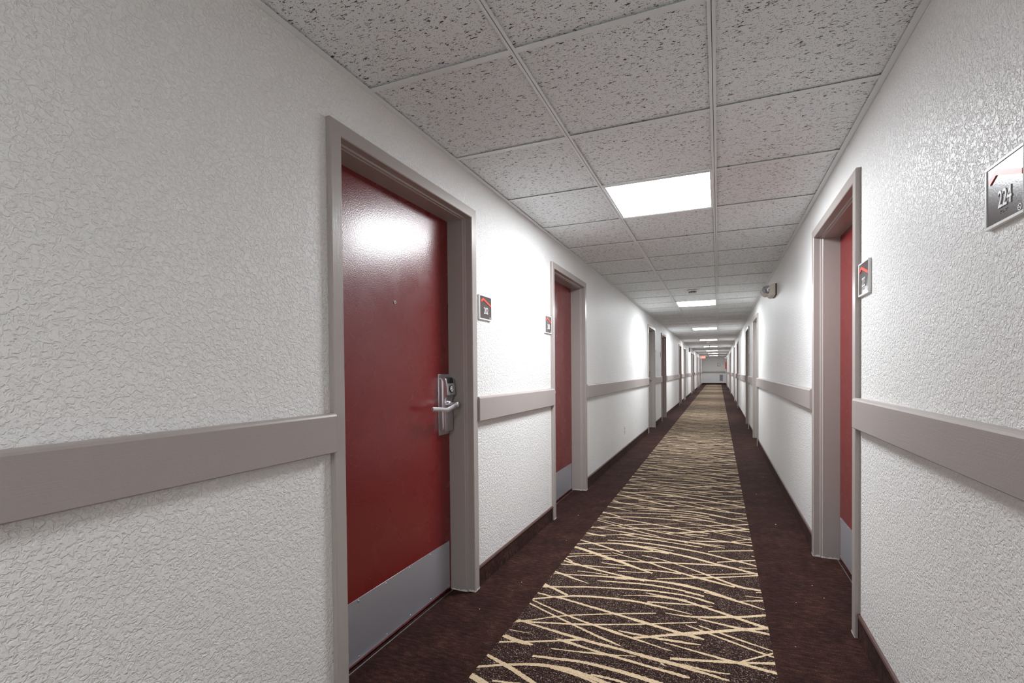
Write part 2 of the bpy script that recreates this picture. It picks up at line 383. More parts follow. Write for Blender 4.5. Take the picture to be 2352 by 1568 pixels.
 [(-0.326,2.660,0.0141),(-0.198,2.710,0.0192),(-0.102,2.750,0.0211),(0.026,2.806,0.0182),(0.123,2.853,0.0187),(0.210,2.897,0.0225)],
 [(-0.143,2.782,0.0100),(-0.039,2.822,0.0135),(0.092,2.875,0.0138),(0.209,2.924,0.0123)],
 [(-0.010,3.012,0.0173),(0.080,3.059,0.0215),(0.210,3.120,0.0221)],
 [(0.111,2.972,0.0110),(0.209,2.989,0.0129)],
 [(-0.461,3.123,0.0152),(-0.362,3.124,0.0172),(-0.268,3.108,0.0105)],
 [(-0.449,3.038,0.0247),(-0.374,3.059,0.0269),(-0.297,3.049,0.0245)],
 [(-0.065,3.170,0.0171),(0.030,3.215,0.0196),(0.210,3.285,0.0200)],
 [(0.190,3.183,0.0105),(0.210,3.180,0.0104)],
 [(-0.359,2.470,0.0096),(-0.241,2.464,0.0107),(-0.150,2.459,0.0105)],
 [(0.126,2.608,0.0071),(0.207,2.616,0.0098)],
]

# ------------------------------------------------------------------ door positions (near edge of frame along the corridor)
DOORS_L = [1.2173, 3.4487, 8.8155, 10.9891, 16.15, 18.38, 23.6, 25.6, 31.0, 33.1, 35.9]
DOORS_R = [2.3663, 7.8247, 10.0587, 15.4, 18.0, 23.7, 25.8, 33.0, 35.6]
DW = 1.003                        # outer width of a frame
FW = 0.050                        # width of its face

# ------------------------------------------------------------------ walls
def side_wall(name, xw, sgn, doors, label):
    m = MB(); back = xw + sgn*0.26; top = ZC + 0.25
    cuts = [(y + 0.02, y + DW - 0.02) for y in doors]
    y = Y0
    for a, b in cuts:
        m.box(xw, back, y, a, 0, top); m.box(xw, back, a, b, ZTOP - 0.02, top); y = b
    m.box(xw, back, y, Y1, 0, top)
    o = m.build(name, WALL); tag(o, label, 'wall', kind='structure'); return o
side_wall('wall_left', XL, -1, DOORS_L, 'long white textured corridor wall with rooms 202 and 203')
side_wall('wall_right', XR, 1, DOORS_R, 'long white textured corridor wall with rooms 223 and 224')
o = MB().box(XL - 0.26, XR + 0.26, Y1, Y1 + 0.15, 0, ZC + 0.25).build('wall_far', WALL); tag(o, 'white wall closing the far end of the corridor', 'wall', kind='structure')
o = MB().box(XL - 0.26, XR + 0.26, Y0 - 0.15, Y0, 0, ZC + 0.25).build('wall_near', WALL); tag(o, 'white end wall behind the photographer', 'wall', kind='structure')

# ------------------------------------------------------------------ floor: carpet border, runner, streaks
fl = MB().box(XL - 0.4, XR + 0.4, Y0, Y1, -0.12, 0.0).build('floor', BORDER)
tag(fl, 'dark brown carpet floor with a beige-streaked runner pattern', 'floor', kind='structure')
rn = MB()
ny = 80
for i in range(ny):
    a = Y0 + (Y1-Y0)*i/ny; b = Y0 + (Y1-Y0)*(i+1)/ny
    rn.quad((RUN_L, a, 0.0012), (RUN_R, a, 0.0012), (RUN_R, b, 0.0012), (RUN_L, b, 0.0012))
rn.build('runner', RUNNER, fl)
REPEAT = 1.396
def resample(p, step):
    """a smooth curve through the points, cut into short steps"""
    out = []
    for i in range(len(p) - 1):
        p0, p1, p2, p3 = p[max(0, i-1)], p[i], p[i+1], p[min(len(p)-1, i+2)]
        n = max(1, int(math.hypot(p2[0]-p1[0], p2[1]-p1[1])/step))
        for k in range(n):
            t = k/n
            out.append(tuple(0.5*(2*b + (c-a)*t + (2*a-5*b+4*c-d)*t*t + (3*b-a-3*c+d)*t**3) for a, b, c, d in zip(p0, p1, p2, p3)))
    out.append(p[-1]); return out
st = MB(); rs = random.Random(3)
for rep in range(-3, 27):
    near = rep in (-1, 0, 1)
    for k, p in enumerate(STREAKS):
        q = resample(p, 0.006 if near else (0.04 if rep < 6 else 0.12)); z = 0.0016 + 0.00002*k; n0 = len(st.v)
        for i, (x, y, w) in enumerate(q):
            j = 0.0016 if near else 0.0008
            h = w*0.5*0.78
            yy = y + rep*REPEAT
            if x < RUN_L: x = RUN_L
            if x > RUN_R: x = RUN_R
            st.v.append((x, yy + h + rs.uniform(-j, j), z)); st.v.append((x, yy - h + rs.uniform(-j, j), z))
            if i: st.f.append((n0+2*i-2, n0+2*i-1, n0+2*i+1, n0+2*i))
me = bpy.data.meshes.new('beige_streaks'); me.from_pydata([v for v in st.v], [], st.f); me.update()
so = bpy.data.objects.new('beige_streaks', me); COL.objects.link(so); me.materials.append(STREAK); so.parent = fl; so['kind'] = 'stuff'
if me.polygons[0].normal.z < 0: me.flip_normals()

# ------------------------------------------------------------------ ceiling: grid, tiles
ce = MB().box(XL - 0.26, XR + 0.26, Y0, Y1, ZC + 0.10, ZC + 0.2).build('ceiling', PLENUM)
tag(ce, 'suspended ceiling of white fissured tiles in a metal grid', 'ceiling', kind='structure')
for x in (T1, T2):
    MB().box(x, x + TEE, Y0, Y1, ZC, ZC + 0.0012).box(x + 0.011, x + 0.013, Y0, Y1, ZC, ZC + 0.03).build('main_tee', GRID, ce)
for xa, xb in ((XL, XL + 0.025), (XR - 0.025, XR)):
    w = MB().box(xa + (0.002 if xa == XL else 0), xb - (0 if xa == XL else 0.002), Y0, Y1, ZC, ZC + 0.0012)
    xs = xa if xa == XL else xb
    w.box(xs - 0.001 if xa != XL else xs, xs if xa != XL else xs + 0.001, Y0, Y1, ZC, ZC + 0.022).build('wall_angle', GRID, ce)
rows = range(math.ceil((Y0 - GY)/MOD), int((Y1 - GY)/MOD) + 1)
cols = [(XL + 0.025, T1, 'l'), (T1 + TEE, T2, 'c'), (T2 + TEE, XR - 0.025, 'r')]
tee_me = {}; tile_me = {}
for xa, xb, c in cols:
    tee_me[c] = MB().box(xa, xb, 0, TEE, ZC + 0.0003, ZC + 0.0012).mesh('cross_tee'); tee_me[c].materials.append(GRID)
    tile_me[c] = MB().box(xa - 0.008, xb + 0.008, TEE - 0.008, MOD + 0.008, ZC + 0.0062, ZC + 0.02).mesh('ceiling_tile'); tile_me[c].materials.append(TILE)
LIGHT_ROWS = [r for r in rows if (r - 2) % 8 == 0]
rt = random.Random(5)
for r in rows:
    y = GY + r*MOD
    for xa, xb, c in cols:
        o = bpy.data.objects.new('cross_tee', tee_me[c]); COL.objects.link(o); o.location = (0, y, 0); o.parent = ce
        if c == 'c' and r in LIGHT_ROWS: continue
        if y + MOD > Y1 + 0.3: continue
        o = bpy.data.objects.new('ceiling_tile', tile_me[c]); COL.objects.link(o)
        o.location = (rt.uniform(-.002, .002), y + rt.uniform(-.002, .002), rt.uniform(0, 0.0012)); o.parent = ce

# ------------------------------------------------------------------ ceiling lights
def ceiling_light(i, r):
    y = GY + r*MOD + TEE; xa, xb = T1 + TEE, T2; ya, yb = y, y + MOD - TEE
    t = empty('ceiling_light', ((xa+xb)/2, (ya+yb)/2, ZC))
    order = ['first', 'second', 'third', 'fourth', 'fifth', 'sixth', 'seventh', 'last']
    tag(t, 'glowing square ceiling light panel, %s along the corridor' % order[min(i, 7)] if i > 0 else 'square ceiling light panel behind the photographer' if i < 0 else 'large glowing square ceiling light panel between rooms 202 and 223', 'ceiling light', 'ceiling light panels')
    e = 0.012
    fr = MB()
    fr.box(xa - .004, xb + .004, ya - .004, ya + e, ZC + .0016, ZC + .02).box(xa - .004, xb + .004, yb - e, yb + .004, ZC + .0016, ZC + .02)
    fr.box(xa - .004, xa + e, ya + e, yb - e, ZC + .0016, ZC + .02).box(xb - e, xb + .004, ya + e, yb - e, ZC + .0016, ZC + .02)
    adopt(fr.build('light_frame', WHITE), t)
    d = MB().quad((xa + e, ya + e, ZC + .006), (xa + e, yb - e, ZC + .006), (xb - e, yb - e, ZC + .006), (xb - e, ya + e, ZC + .006))
    me = bpy.data.meshes.new('diffuser'); me.from_pydata(d.v, [], d.f); me.update()
    do = bpy.data.objects.new('diffuser', me); COL.objects.link(do); me.materials.append(PANEL); adopt(do, t)
    adopt(MB().box(xa, xb, ya, yb, ZC + 0.03, ZC + 0.05).build('housing', WHITE), t)
for i, r in enumerate(LIGHT_ROWS): ceiling_light(i - 1, r)

# ------------------------------------------------------------------ doors
def door(n, side, y0, label, latch=None, leaf_mat=RED, detail=1, reach=1.0):
    """latch: 'near' or 'far' end of the opening"""
    s = -1 if side == 'L' else 1
    xw = XL if side == 'L' else XR
    xf = xw - s*PROUD                                   # frame face
    X = lambda d: xf + s*d                              # d metres behind the face
    y1 = y0 + DW
    root = empty('door_%d' % n, (xf, (y0+y1)/2, 0))
    tag(root, label, 'door', kind='structure')
    # frame: a profile (depth, inset) run up one jamb, across the head, down the other
    prof = [(0.024, 0.0), (0.003, 0.0), (0.0, 0.003), (0.0, FW - 0.003), (0.003, FW), (0.036, FW), (0.0385, FW + 0.006), (0.048, FW + 0.0072), (0.051, FW + 0.010), (0.142, FW + 0.010), (0.142, FW - 0.002), (0.21, FW - 0.002), (0.21, 0.012), (0.024, 0.012)]
    def seg(name, pa, pb):
        m = MB(); k = len(prof)
        m.v = [(X(d), *pa(i)) for d, i in prof] + [(X(d), *pb(i)) for d, i in prof]
        for i in range(k):
            j = (i+1) % k; m.f.append((i, j, k+j, k+i))
        m.f.append(tuple(range(k))); m.f.append(tuple(range(2*k-1, k-1, -1)))
        return adopt(m.build(name, FRAME), root)
    jn = seg('jamb', lambda i: (y0+i, 0.0), lambda i: (y0+i, ZTOP-i))
    jf = seg('jamb', lambda i: (y1-i, 0.0), lambda i: (y1-i, ZTOP-i))
    seg('door_head', lambda i: (y0+i, ZTOP-i), lambda i: (y1-i, ZTOP-i))
    # leaf
    ya, yb = y0 + FW + 0.002, y1 - FW - 0.002
    xl = X(0.142)                                       # front of the leaf
    leaf = adopt(MB().box(xl, X(0.186), ya, yb, 0.010, ZTOP - FW - 0.002).build('leaf', leaf_mat, bevel=0.0015), root)
    adopt(MB().box(X(0.19), X(0.22), y0 + 0.012, y1 - 0.012, 0, ZTOP - 0.012).build('dark_backing', PLENUM), root)
    if detail == 0: return root
    O = lambda d: xl - s*d                              # d metres in front of the leaf
    # kick plate with screws
    ka, kb = ya + 0.022, yb - 0.022
    kp = adopt(MB().box(O(0.0), O(0.0016), ka, kb, 0.022, 0.268).build('kick_plate', KICK, bevel=0.0004, seg=1), root)
    scr = MB().lathe([(0.0042, 0.0), (0.0040, 0.0012), (0.0022, 0.0022)], lambda a, b, h: (-s*h, a, b), 12).mesh('screw'); scr.materials.append(STEEL)
    for i in range(6):
        for z in (0.034, 0.257):
            o = bpy.data.objects.new('screw', scr); COL.objects.link(o); o.location = (O(0.0016), ka + 0.011 + (kb-ka-0.022)*i/5, z); adopt_local(o, kp, root)
    adopt(MB().box(O(0.012), O(0.016), ya - 0.008, yb + 0.008, 0.0, 0.004).build('threshold_strip', STEEL), root)
    # peephole
    yc = (ya+yb)/2
    ph = adopt(MB().lathe([(0.0075, 0.0), (0.0075, 0.0022), (0.006, 0.0034), (0.0042, 0.0034), (0.004, 0.0020)], lambda a, b, h: (O(h), yc + a, 1.483 + b), 24).build('peephole', STEEL, smooth=True), root)
    adopt(MB().lathe([(0.004, 0.0021), (0.003, 0.0032), (0.0012, 0.0038)], lambda a, b, h: (O(h), yc + a, 1.483 + b), 16).build('peephole_lens', BLACK, smooth=True), root)
    # lock
    if latch:
        g = 1 if latch == 'far' else -1                 # +1: hinge side lies at smaller y
        ye = yb if g > 0 else ya
        Yp = lambda d: ye - g*d                         # d metres in from the latch edge
        lock = adopt(MB().box(O(0.0), O(0.0025), Yp(0.010), Yp(0.112), 0.842, 1.159).build('lock_plate', STEEL, bevel=0.004), root)
        prof2 = [(0.0, 0.862), (0.0, 1.139), (0.026, 1.139), (0.034, 1.136), (0.037, 1.130)]
        for i in range(1, 9):
            t = i/8; prof2.append((0.037 + 0.011*math.sin(t*math.pi/2), 1.130 - 0.078*t))
        prof2 += [(0.046, 1.050)]
        for i in range(1, 11):
            t = i/10; prof2.append((0.046 - 0.017*math.sin(t*math.pi*0.5), 1.050 - 0.035*(1-math.cos(t*math.pi*0.5))))
        prof2 += [(0.029, 0.998), (0.030, 0.985), (0.031, 0.93), (0.031, 0.866), (0.029, 0.862)]
        lb = MB().prism(prof2, lambda p, q, t: (O(p + 0.0025), t, q), Yp(0.024), Yp(0.100))
        body = adopt(lb.build('lock_body', STEEL, bevel=0.0025, seg=2), root)
        # side flare of the housing
        adopt(MB().prism([(0.0, 0.866), (0.0, 1.137), (0.012, 1.135), (0.020, 1.12), (0.020, 0.876), (0.012, 0.866)], lambda p, q, t: (O(p + 0.0025), t, q), Yp(0.016), Yp(0.106)).build('lock_flange', STEEL, bevel=0.003), root)
        cs = MB().prism([(0.026, 1.1415), (0.036, 1.1395), (0.0405, 1.132), (0.0440, 1.112), (0.040, 1.112), (0.034, 1.130)], lambda p, q, t: (O(p + 0.0025), t, q), Yp(0.036), Yp(0.088))
        adopt(cs.build('card_slot', BLACK, bevel=0.001), root)
        # round no-smoking sticker, tilted with the face
        c0 = Vector((O(0.0515), (Yp(0.062)), 1.082)); sl = 0.10
        P = lambda a, b, h: (c0.x - s*(h - (-b)*0.12 if False else h) + s*b*sl, c0.y + a*g*1.0, c0.z + b)
        stk = adopt(MB().lathe([(0.0195, 0.0), (0.0195, 0.0006)], P, 32).build('sticker', BLACK), root)
        adopt(MB().lathe([(0.0150, 0.0003), (0.0150, 0.0010)], P, 32).build('sticker_face', WHITE), root)
        sg = MB()
        def bar(a0, b0, a1, b1, w, h):
            dx, dy = a1-a0, b1-b0; L = math.hypot(dx, dy); nx, ny2 = -dy/L*w/2, dx/L*w/2
            sg.poly([P(a0+nx, b0+ny2, h), P(a1+nx, b1+ny2, h), P(a1-nx, b1-ny2, h), P(a0-nx, b0-ny2, h)])
        bar(-0.0105, -0.0105, 0.0105, 0.0105, 0.0034, 0.0012)
        bar(0.001, -0.012, 0.004, -0.001, 0.0036, 0.0013)
        for aa in range(8):
            t0 = 2.6 - aa*0.42; t1 = t0 - 0.42
            bar(-0.002 + 0.006*math.cos(t0), 0.006 + 0.004*math.sin(t0), -0.002 + 0.006*math.cos(t1), 0.006 + 0.004*math.sin(t1), 0.0022, 0.0013)
        adopt(sg.build('sticker_mark', BLACK), root)
        # lever: hub, then two arms meeting at a knee
        hy = Yp(0.060); hz = 1.000
        hub = adopt(MB().lathe([(0.019, 0.028), (0.019, 0.040), (0.014, 0.043), (0.013, 0.086), (0.010, 0.088)], lambda a, b, h: (O(h), hy + a, hz + b), 28).build('lever_hub', STEEL, smooth=True), root)
        lv = MB()
        stations = [(-0.014, 0.074, 1.005, 0.009), (-0.006, 0.077, 1.004, 0.0135), (0.045, 0.080, 0.990, 0.0125), (0.085, 0.079, 0.981, 0.0105), (0.10, 0.078, 0.981, 0.0100), (0.16, 0.075, 0.988, 0.0095), (0.212, 0.072, 0.993, 0.0092)]
        n0 = 0
        for d, p, z, h in stations:
            th = 0.0055; yy = hy - g*d*reach
            ring = [(p+th, z-h*0.55), (p+th, z+h*0.55), (p+th*0.5, z+h), (p-th*0.5, z+h), (p-th, z+h*0.55), (p-th, z-h*0.55), (p-th*0.5, z-h), (p+th*0.5, z-h)]
            lv.v += [(O(a), yy, b) for a, b in ring]
        for i in range(len(stations)-1):
            for k in range(8):
                k2 = (k+1) % 8; lv.f.append((i*8+k, i*8+k2, (i+1)*8+k2, (i+1)*8+k))
        lv.f.append(tuple(range(8))); lv.f.append(tuple(range(len(stations)*8-1, len(stations)*8-9, -1)))
        adopt(lv.build('lever', STEEL, smooth=True), root)
    # ragged caulk where frame meets carpet
    if detail > 1:
        rr = random.Random(n)
        for jb, yy0, dirn in ((jn, y0, 1), (jf, y1, -1)):
            m = MB(); path = [(0.022, 0.0), (0.0, 0.0), (0.0, FW), (0.036, FW), (0.050, FW + 0.010), (0.136, FW + 0.010)]
            pts = []
            for (d0, i0), (d1, i1) in zip(path, path[1:]):
                k = max(2, int(math.hypot(d1-d0, i1-i0)/0.006))
                for q in range(k):
                    t = q/k; pts.append((d0+(d1-d0)*t, i0+(i1-i0)*t))
            pts.append(path[-1])
            hs = [0.009 + rr.uniform(-0.005, 0.005) for _ in pts]
            for k, ((d, i), h) in enumerate(zip(pts, hs)):
                off = 0.0012
                m.v.append((X(d - (off if d < 0.001 else 0)), yy0 + dirn*(i + off), 0.001)); m.v.append((X(d - (off if d < 0.001 else 0)), yy0 + dirn*(i + off), max(0.002, h)))
                if k: m.f.append((2*k-2, 2*k, 2*k+1, 2*k-1))
            adopt(m.build('caulk_line', CAULK), root)
    return root

def adopt_local(o, part, root):
    """a small piece with its own location under a part whose world offset is zero"""
    o.parent = part
    o.matrix_parent_inverse = Matrix.Identity(4)
    return o

LBL = {('L', 0): 'red painted door of room 202 with lever lock and kick plate',
       ('L', 1): 'red door of room 203 with kick plate, beside the wall outlet',
       ('L', 2): 'third door in the wall of room 202, in a taupe frame with lever lock',
       ('L', 3): 'fourth door in the wall of room 202, recessed in a taupe frame',
       ('R', 0): 'narrow view of the red door of room 223 with kick plate',
       ('R', 1): 'second door in the wall of room 223, recessed beyond the emergency light',
       ('R', 2): 'third door in the wall of room 223, recessed in a dark taupe frame'}
ORD = ['first', 'second', 'third', 'fourth', 'fifth', 'sixth', 'seventh', 'eighth', 'ninth', 'tenth', 'eleventh']
n = 1
for i, y in enumerate(DOORS_L):
    lab = LBL.get(('L', i), 'distant taupe-framed door, %s in the wall of room 202' % ORD[i])
    door(n, 'L', y, lab, 'far' if i % 2 == 0 else 'near', GREYDOOR if i == 2 else RED, 2 if i < 2 else 1 if i < 4 else 0, 0.62 if i == 1 else 1.0); n += 1
for i, y in enumerate(DOORS_R):
    lab = LBL.get(('R', i), 'distant taupe-framed door, %s in the wall of room 223' % ORD[i])
    door(n, 'R', y, lab, 'near' if i % 2 == 0 else 'far', GREYDOOR if i == 1 else RED, 2 if i < 1 else 1 if i < 3 else 0); n += 1

# ------------------------------------------------------------------ chair rails and carpet baseboards between the doors
def spans(doors, pad):
    out = []; y = Y0
    for d in doors:
        out.append((y, d - pad)); y = d + DW + pad
    out.append((y, Y1)); return out
tn = [1]
def rails(side, doors, z0, z1):
    s = 1 if side == 'L' else -1; xw = XL if side == 'L' else XR
    for i, (a, b) in enumerate(spans(doors, 0.001)):
        t = RAILT
        prof = [(0, z0), (t - 0.002, z0), (t, z0 + 0.003), (t, z1 - 0.010), (t - 0.003, z1 - 0.004), (t - 0.010, z1), (0, z1)]
        o = MB().prism(prof, lambda p, q, y: (xw + s*p, y, q), a, b).build('trim_%d' % tn[0], RAIL); tn[0] += 1
        room = '202' if side == 'L' else '223'
        if i == 0: lab = 'taupe chair rail board running up to the near side of room %s' % room
        else: lab = 'taupe chair rail board after the %s door of the wall of room %s' % (ORD[i-1], room)
        tag(o, lab, 'chair rail', kind='structure')
rails('L', DOORS_L, 0.9035, 1.0351); rails('R', DOORS_R, 0.9148, 1.0435)
o = MB().box(XL, XR, Y1 - 0.03, Y1, 0.905, 1.04).build('trim_%d' % tn[0], RAIL); tag(o, 'taupe chair rail board across the far end wall', 'chair rail', kind='structure')

def baseboards(side, doors):
    s = 1 if side == 'L' else -1; xw = XL if side == 'L' else XR
    root = empty('baseboard_left' if side == 'L' else 'baseboard_right', (xw, 0, 0))
    tag(root, 'brown carpet baseboard along the wall of room %s' % ('202' if side == 'L' else '223'), 'baseboard', kind='structure')
    for a, b in spans(doors, 0.0):
        adopt(MB().box(xw, xw + s*0.008, a, b, 0.0, 0.098).build('carpet_strip', BORDER), root)
        adopt(MB().prism([(0, 0.096), (0.011, 0.096), (0.012, 0.100), (0.009, 0.107), (0, 0.109)], lambda p, q, y: (xw + s*p, y, q), a, b).build('edge_binding', BIND), root)
baseboards('L', DOORS_L); baseboards('R', DOORS_R)
o = MB().box(XL, XR, Y1 - 0.012, Y1, 0, 0.11).build('baseboard_far', BORDER); tag(o, 'dark baseboard under the far end wall', 'baseboard', kind='structure')

# ------------------------------------------------------------------ room signs
def room_sign(side, ya, z0, z1, number, label, w=0.143, detail=True):
    s = 1 if side == 'L' else -1; xw = XL if side == 'L' else XR
    h = z1 - z0
    root = empty('room_sign', (xw, ya + w/2, z0)); tag(root, label, 'sign', 'room number signs')
    U = lambda u: ya + u if side == 'L' else ya + w - u          # u runs in reading direction
    P = lambda u, v, d: (xw + s*d, U(u), z0 + v)
    fr = 0.007
    m = MB()
    for (u0, u1, v0, v1) in ((0, w, 0, fr), (0, w, h - fr, h), (0, fr, fr, h - fr), (w - fr*0.35, w, fr, h - fr)):
        a = P(u0, v0, 0); b = P(u1, v1, 0.011); m.box(a[0], b[0], a[1], b[1], a[2], b[2])
    adopt(m.build('sign_frame', WHITE, bevel=0.0008, seg=1), root)
    a = P(fr, fr, 0.0); b = P(w - fr*0.35, h - fr, 0.009)
    adopt(MB().box(a[0], b[0], a[1], b[1], a[2], b[2]).build('sign_plate', SIGN), root)
    pw, phh = w - fr*1.35, h - 2*fr
    Q = lambda u, v, d: P(fr + u*pw, fr + v*phh, 0.009 + d)
    ch = [(0.07, 0.80), (0.25, 0.925), (0.30, 0.925), (0.985, 0.655), (0.985, 0.565), (0.29, 0.825), (0.11, 0.715)]
    m = MB(); m.prism(ch, lambda u, v, d: Q(u, v, d), 0.0, 0.0022); adopt(m.build('chevron', CHEV), root)
    if not detail: return root
    me = text_mesh(number, 0.046, 0.0008, 0.74, 0.0003)
    remap(me, lambda x, y, z: Vector(P(w*0.54 + x, fr + 0.355*phh + y*1.12, 0.0100 + z)))
    o = bpy.data.objects.new('number', me); COL.objects.link(o); me.materials.append(WHITE); adopt(o, root)
    m = MB()
    for i, (cu, cv) in enumerate(((0, 0), (0, 1), (1, 1), (2.6, 0), (2.6, 1), (3.6, 0), (5.2, 1), (6.2, 1), (6.2, 0), (7.2, 1))):
        c = (w*0.42 + cu*0.0036, fr + 0.13*phh + cv*0.004)
        m.lathe([(0.0011, 0), (0.0006, 0.0008)], lambda a, b, hh: P(c[0] + a, c[1] + b, 0.009 + hh), 8)
    adopt(m.build('braille', SIGN), root)
    m = MB(); c = (w - fr - 0.008, fr + 0.0085); seg = 24
    for i in range(seg):
        t0, t1 = 2*math.pi*i/seg, 2*math.pi*(i+1)/seg
        m.poly([P(c[0] + r*math.cos(t), c[1] + r*math.sin(t), 0.0096) for r, t in ((0.0068, t0), (0.0068, t1), (0.0054, t1), (0.0054, t0))])
    for (a0, b0, a1, b1, wd) in ((-0.0045, 0.0045, 0.0045, -0.0045, 0.0014), (-0.0042, -0.0008, 0.0042, -0.0008, 0.0016)):
        L = math.hypot(a1-a0, b1-b0); nx, nz = -(b1-b0)/L*wd/2, (a1-a0)/L*wd/2
        m.poly([P(c[0]+a0+nx, c[1]+b0+nz, 0.0097), P(c[0]+a1+nx, c[1]+b1+nz, 0.0097), P(c[0]+a1-nx, c[1]+b1-nz, 0.0097), P(c[0]+a0-nx, c[1]+b0-nz, 0.0097)])
    adopt(m.build('no_smoking_mark', WHITE), root)
    return root
room_sign('L', 2.267, 1.4584, 1.595, '202', 'dark room sign 202 with a red roof stroke, by the largest red door')
room_sign('L', 3.303, 1.4584, 1.595, '203', 'narrow-looking room sign 203 just before the second red door')
room_sign('R', 2.217, 1.474, 1.612, '223', 'room sign 223 with pale lower half and red roof stroke, beside the narrow red door')
room_sign('R', 1.202, 1.474, 1.612, '224', 'shiny square room sign reading 224, cut by the picture edge')
room_sign('L', DOORS_L[2] + DW + 0.045, 1.458, 1.595, '', 'small room sign edge-on after the third door of the 202 wall', detail=False)
room_sign('L', DOORS_L[3] - 0.045 - 0.143, 1.458, 1.595, '', 'small room sign edge-on before the fourth door of the 202 wall', detail=False)
room_sign('R', DOORS_R[2] - 0.045 - 0.143, 1.474, 1.612, '', 'small room sign edge-on beside the third door of the 223 wall', detail=False)

# ------------------------------------------------------------------ emergency lights
def emergency_light(side, ya, zc, label):
    s = 1 if side == 'L' else -1; xw = XL if side == 'L' else XR
    w, h = 0.27, 0.125
    root = empty('emergency_light', (xw, ya + w/2, zc)); tag(root, label, 'emergency light', 'emergency lights on the walls')
    X = lambda d: xw + s*d
    adopt(MB().box(X(0), X(0.012), ya + 0.004, ya + w - 0.004, zc - h/2, zc + h/2).build('back_plate', BLACK, bevel=0.004), root)
    loop = [(0.010, -h/2), (0.010, h/2), (0.040, h/2 - 0.004), (0.066, h/2 - 0.018), (0.074, 0.0), (0.066, -h/2 + 0.012), (0.044, -h/2)]
    adopt(MB().prism(loop, lambda p, q, y: (X(p), y, zc + q), ya, ya + w).build('housing', BEIGE, bevel=0.008, seg=3), root)
    for k, (yy, dy) in enumerate(((ya + 0.050, -1), (ya + w - 0.050, 1))):
        ax = Vector((s*0.45, dy*0.88, -0.14)).normalized(); up = Vector((0, 0, 1)); e1 = ax.cross(up).normalized(); e2 = e1.cross(ax)
        c = Vector((X(0.080), yy, zc + 0.006))
        f = lambda a, b, hh: tuple(c + e1*a + e2*b + ax*hh)
        hd = adopt(MB().lathe([(0.032, -0.035), (0.046, -0.018), (0.051, 0.010), (0.051, 0.026), (0.047, 0.028)], f, 28).build('lamp_head', BEIGE, smooth=True), root)
        adopt(MB().lathe([(0.047, 0.0262), (0.044, 0.032), (0.026, 0.038), (0.006, 0.040)], f, 28).build('lens', LENS, smooth=True), root)
        m = MB()
        for i in range(-3, 4):
            yy2 = i*0.0095; half = math.sqrt(max(0, 0.040**2 - yy2**2))
            m.box(0, 0.001, 0, 0.001, 0, 0.001) if False else None
            m.poly([f(-half, yy2 - 0.0016, 0.0405), f(half, yy2 - 0.0016, 0.0405), f(half, yy2 + 0.0016, 0.0405), f(-half, yy2 + 0.0016, 0.0405)])
        adopt(m.build('lens_rib', SLOT), root)
    return root
emergency_light('R', 5.45, 2.008, 'beige twin-head emergency light on the wall beyond room 223')
emergency_light('R', 36.9, 2.05, 'tiny white emergency light far along the wall of room 223')

# ------------------------------------------------------------------ small fittings
def smoke_detector(x, y, label, r=0.062):
    root = empty('smoke_detector', (x, y, ZC)); tag(root, label, 'smoke detector', 'smoke detectors on the ceiling')
    f = lambda a, b, h: (x + a, y + b, ZC - h)
    adopt(MB().lathe([(r*1.12, -0.001), (r*1.12, 0.008), (r*0.98, 0.014)], f, 36).build('mounting_base', WHITE, smooth=True), root)
    adopt(MB().lathe([(r*0.80, 0.013), (r*0.80, 0.034)], f, 36).build('slotted_ring', SLOT), root)
    adopt(MB().lathe([(r*0.86, 0.033), (r*0.84, 0.041), (r*0.5, 0.047), (r*0.1, 0.048)], f, 36).build('cap', WHITE, smooth=True), root)
    fin = MB().box(-0.0012, 0.0012, r*0.78, r*0.86, -0.035, -0.012).mesh('fin'); fin.materials.append(WHITE)
    for i in range(16):
        o = bpy.data.objects.new('fin', fin); COL.objects.link(o); o.rotation_euler = (0, 0, 2*math.pi*i/16); o.parent = root
smoke_detector(-0.315, 6.50, 'round white smoke detector before the second ceiling light')
smoke_detector(-0.345, 18.35, 'small white smoke detector just past the fourth ceiling light')
def sprinkler(x, y, label):
    root = empty('sprinkler_head', (x, y, ZC)); tag(root, label, 'sprinkler', 'ceiling sprinklers')
    f = lambda a, b, h: (x + a, y + b, ZC - h)
    adopt(MB().lathe([(0.045, -0.001), (0.045, 0.005), (0.030, 0.010)], f, 24).build('escutcheon', GREYP, smooth=True), root)
    adopt(MB().lathe([(0.016, 0.008), (0.016, 0.040), (0.020, 0.046), (0.038, 0.055), (0.038, 0.059)], f, 24).build('deflector', GREYP, smooth=True), root)
sprinkler(-0.354, 21.55, 'dark sprinkler head in front of the fifth ceiling light')
sprinkler(-0.369, 36.2, 'dark sprinkler head in front of the last ceiling light')

def outlet(y, z):
    root = empty('wall_outlet', (XL, y, z)); tag(root, 'white electrical outlet low on the wall after room 203', 'outlet')
    adopt(MB().box(XL, XL + 0.006, y - 0.037, y + 0.037, z - 0.06, z + 0.06).build('cover_plate', WHITE, bevel=0.002), root)
    for dz in (-0.022, 0.022):
        r = adopt(MB().box(XL + 0.005, XL + 0.009, y - 0.017, y + 0.017, z + dz - 0.014, z + dz + 0.014).build('receptacle', WHITE, bevel=0.003), root)
        adopt_local(MB().box(XL + 0.0085, XL + 0.0094, y - 0.008, y - 0.005, z + dz - 0.005, z + dz + 0.007).box(XL + 0.0085, XL + 0.0094, y + 0.005, y + 0.008, z + dz - 0.005, z + dz + 0.007).build('slots', BLACK), r, root)
outlet(6.52, 0.339)

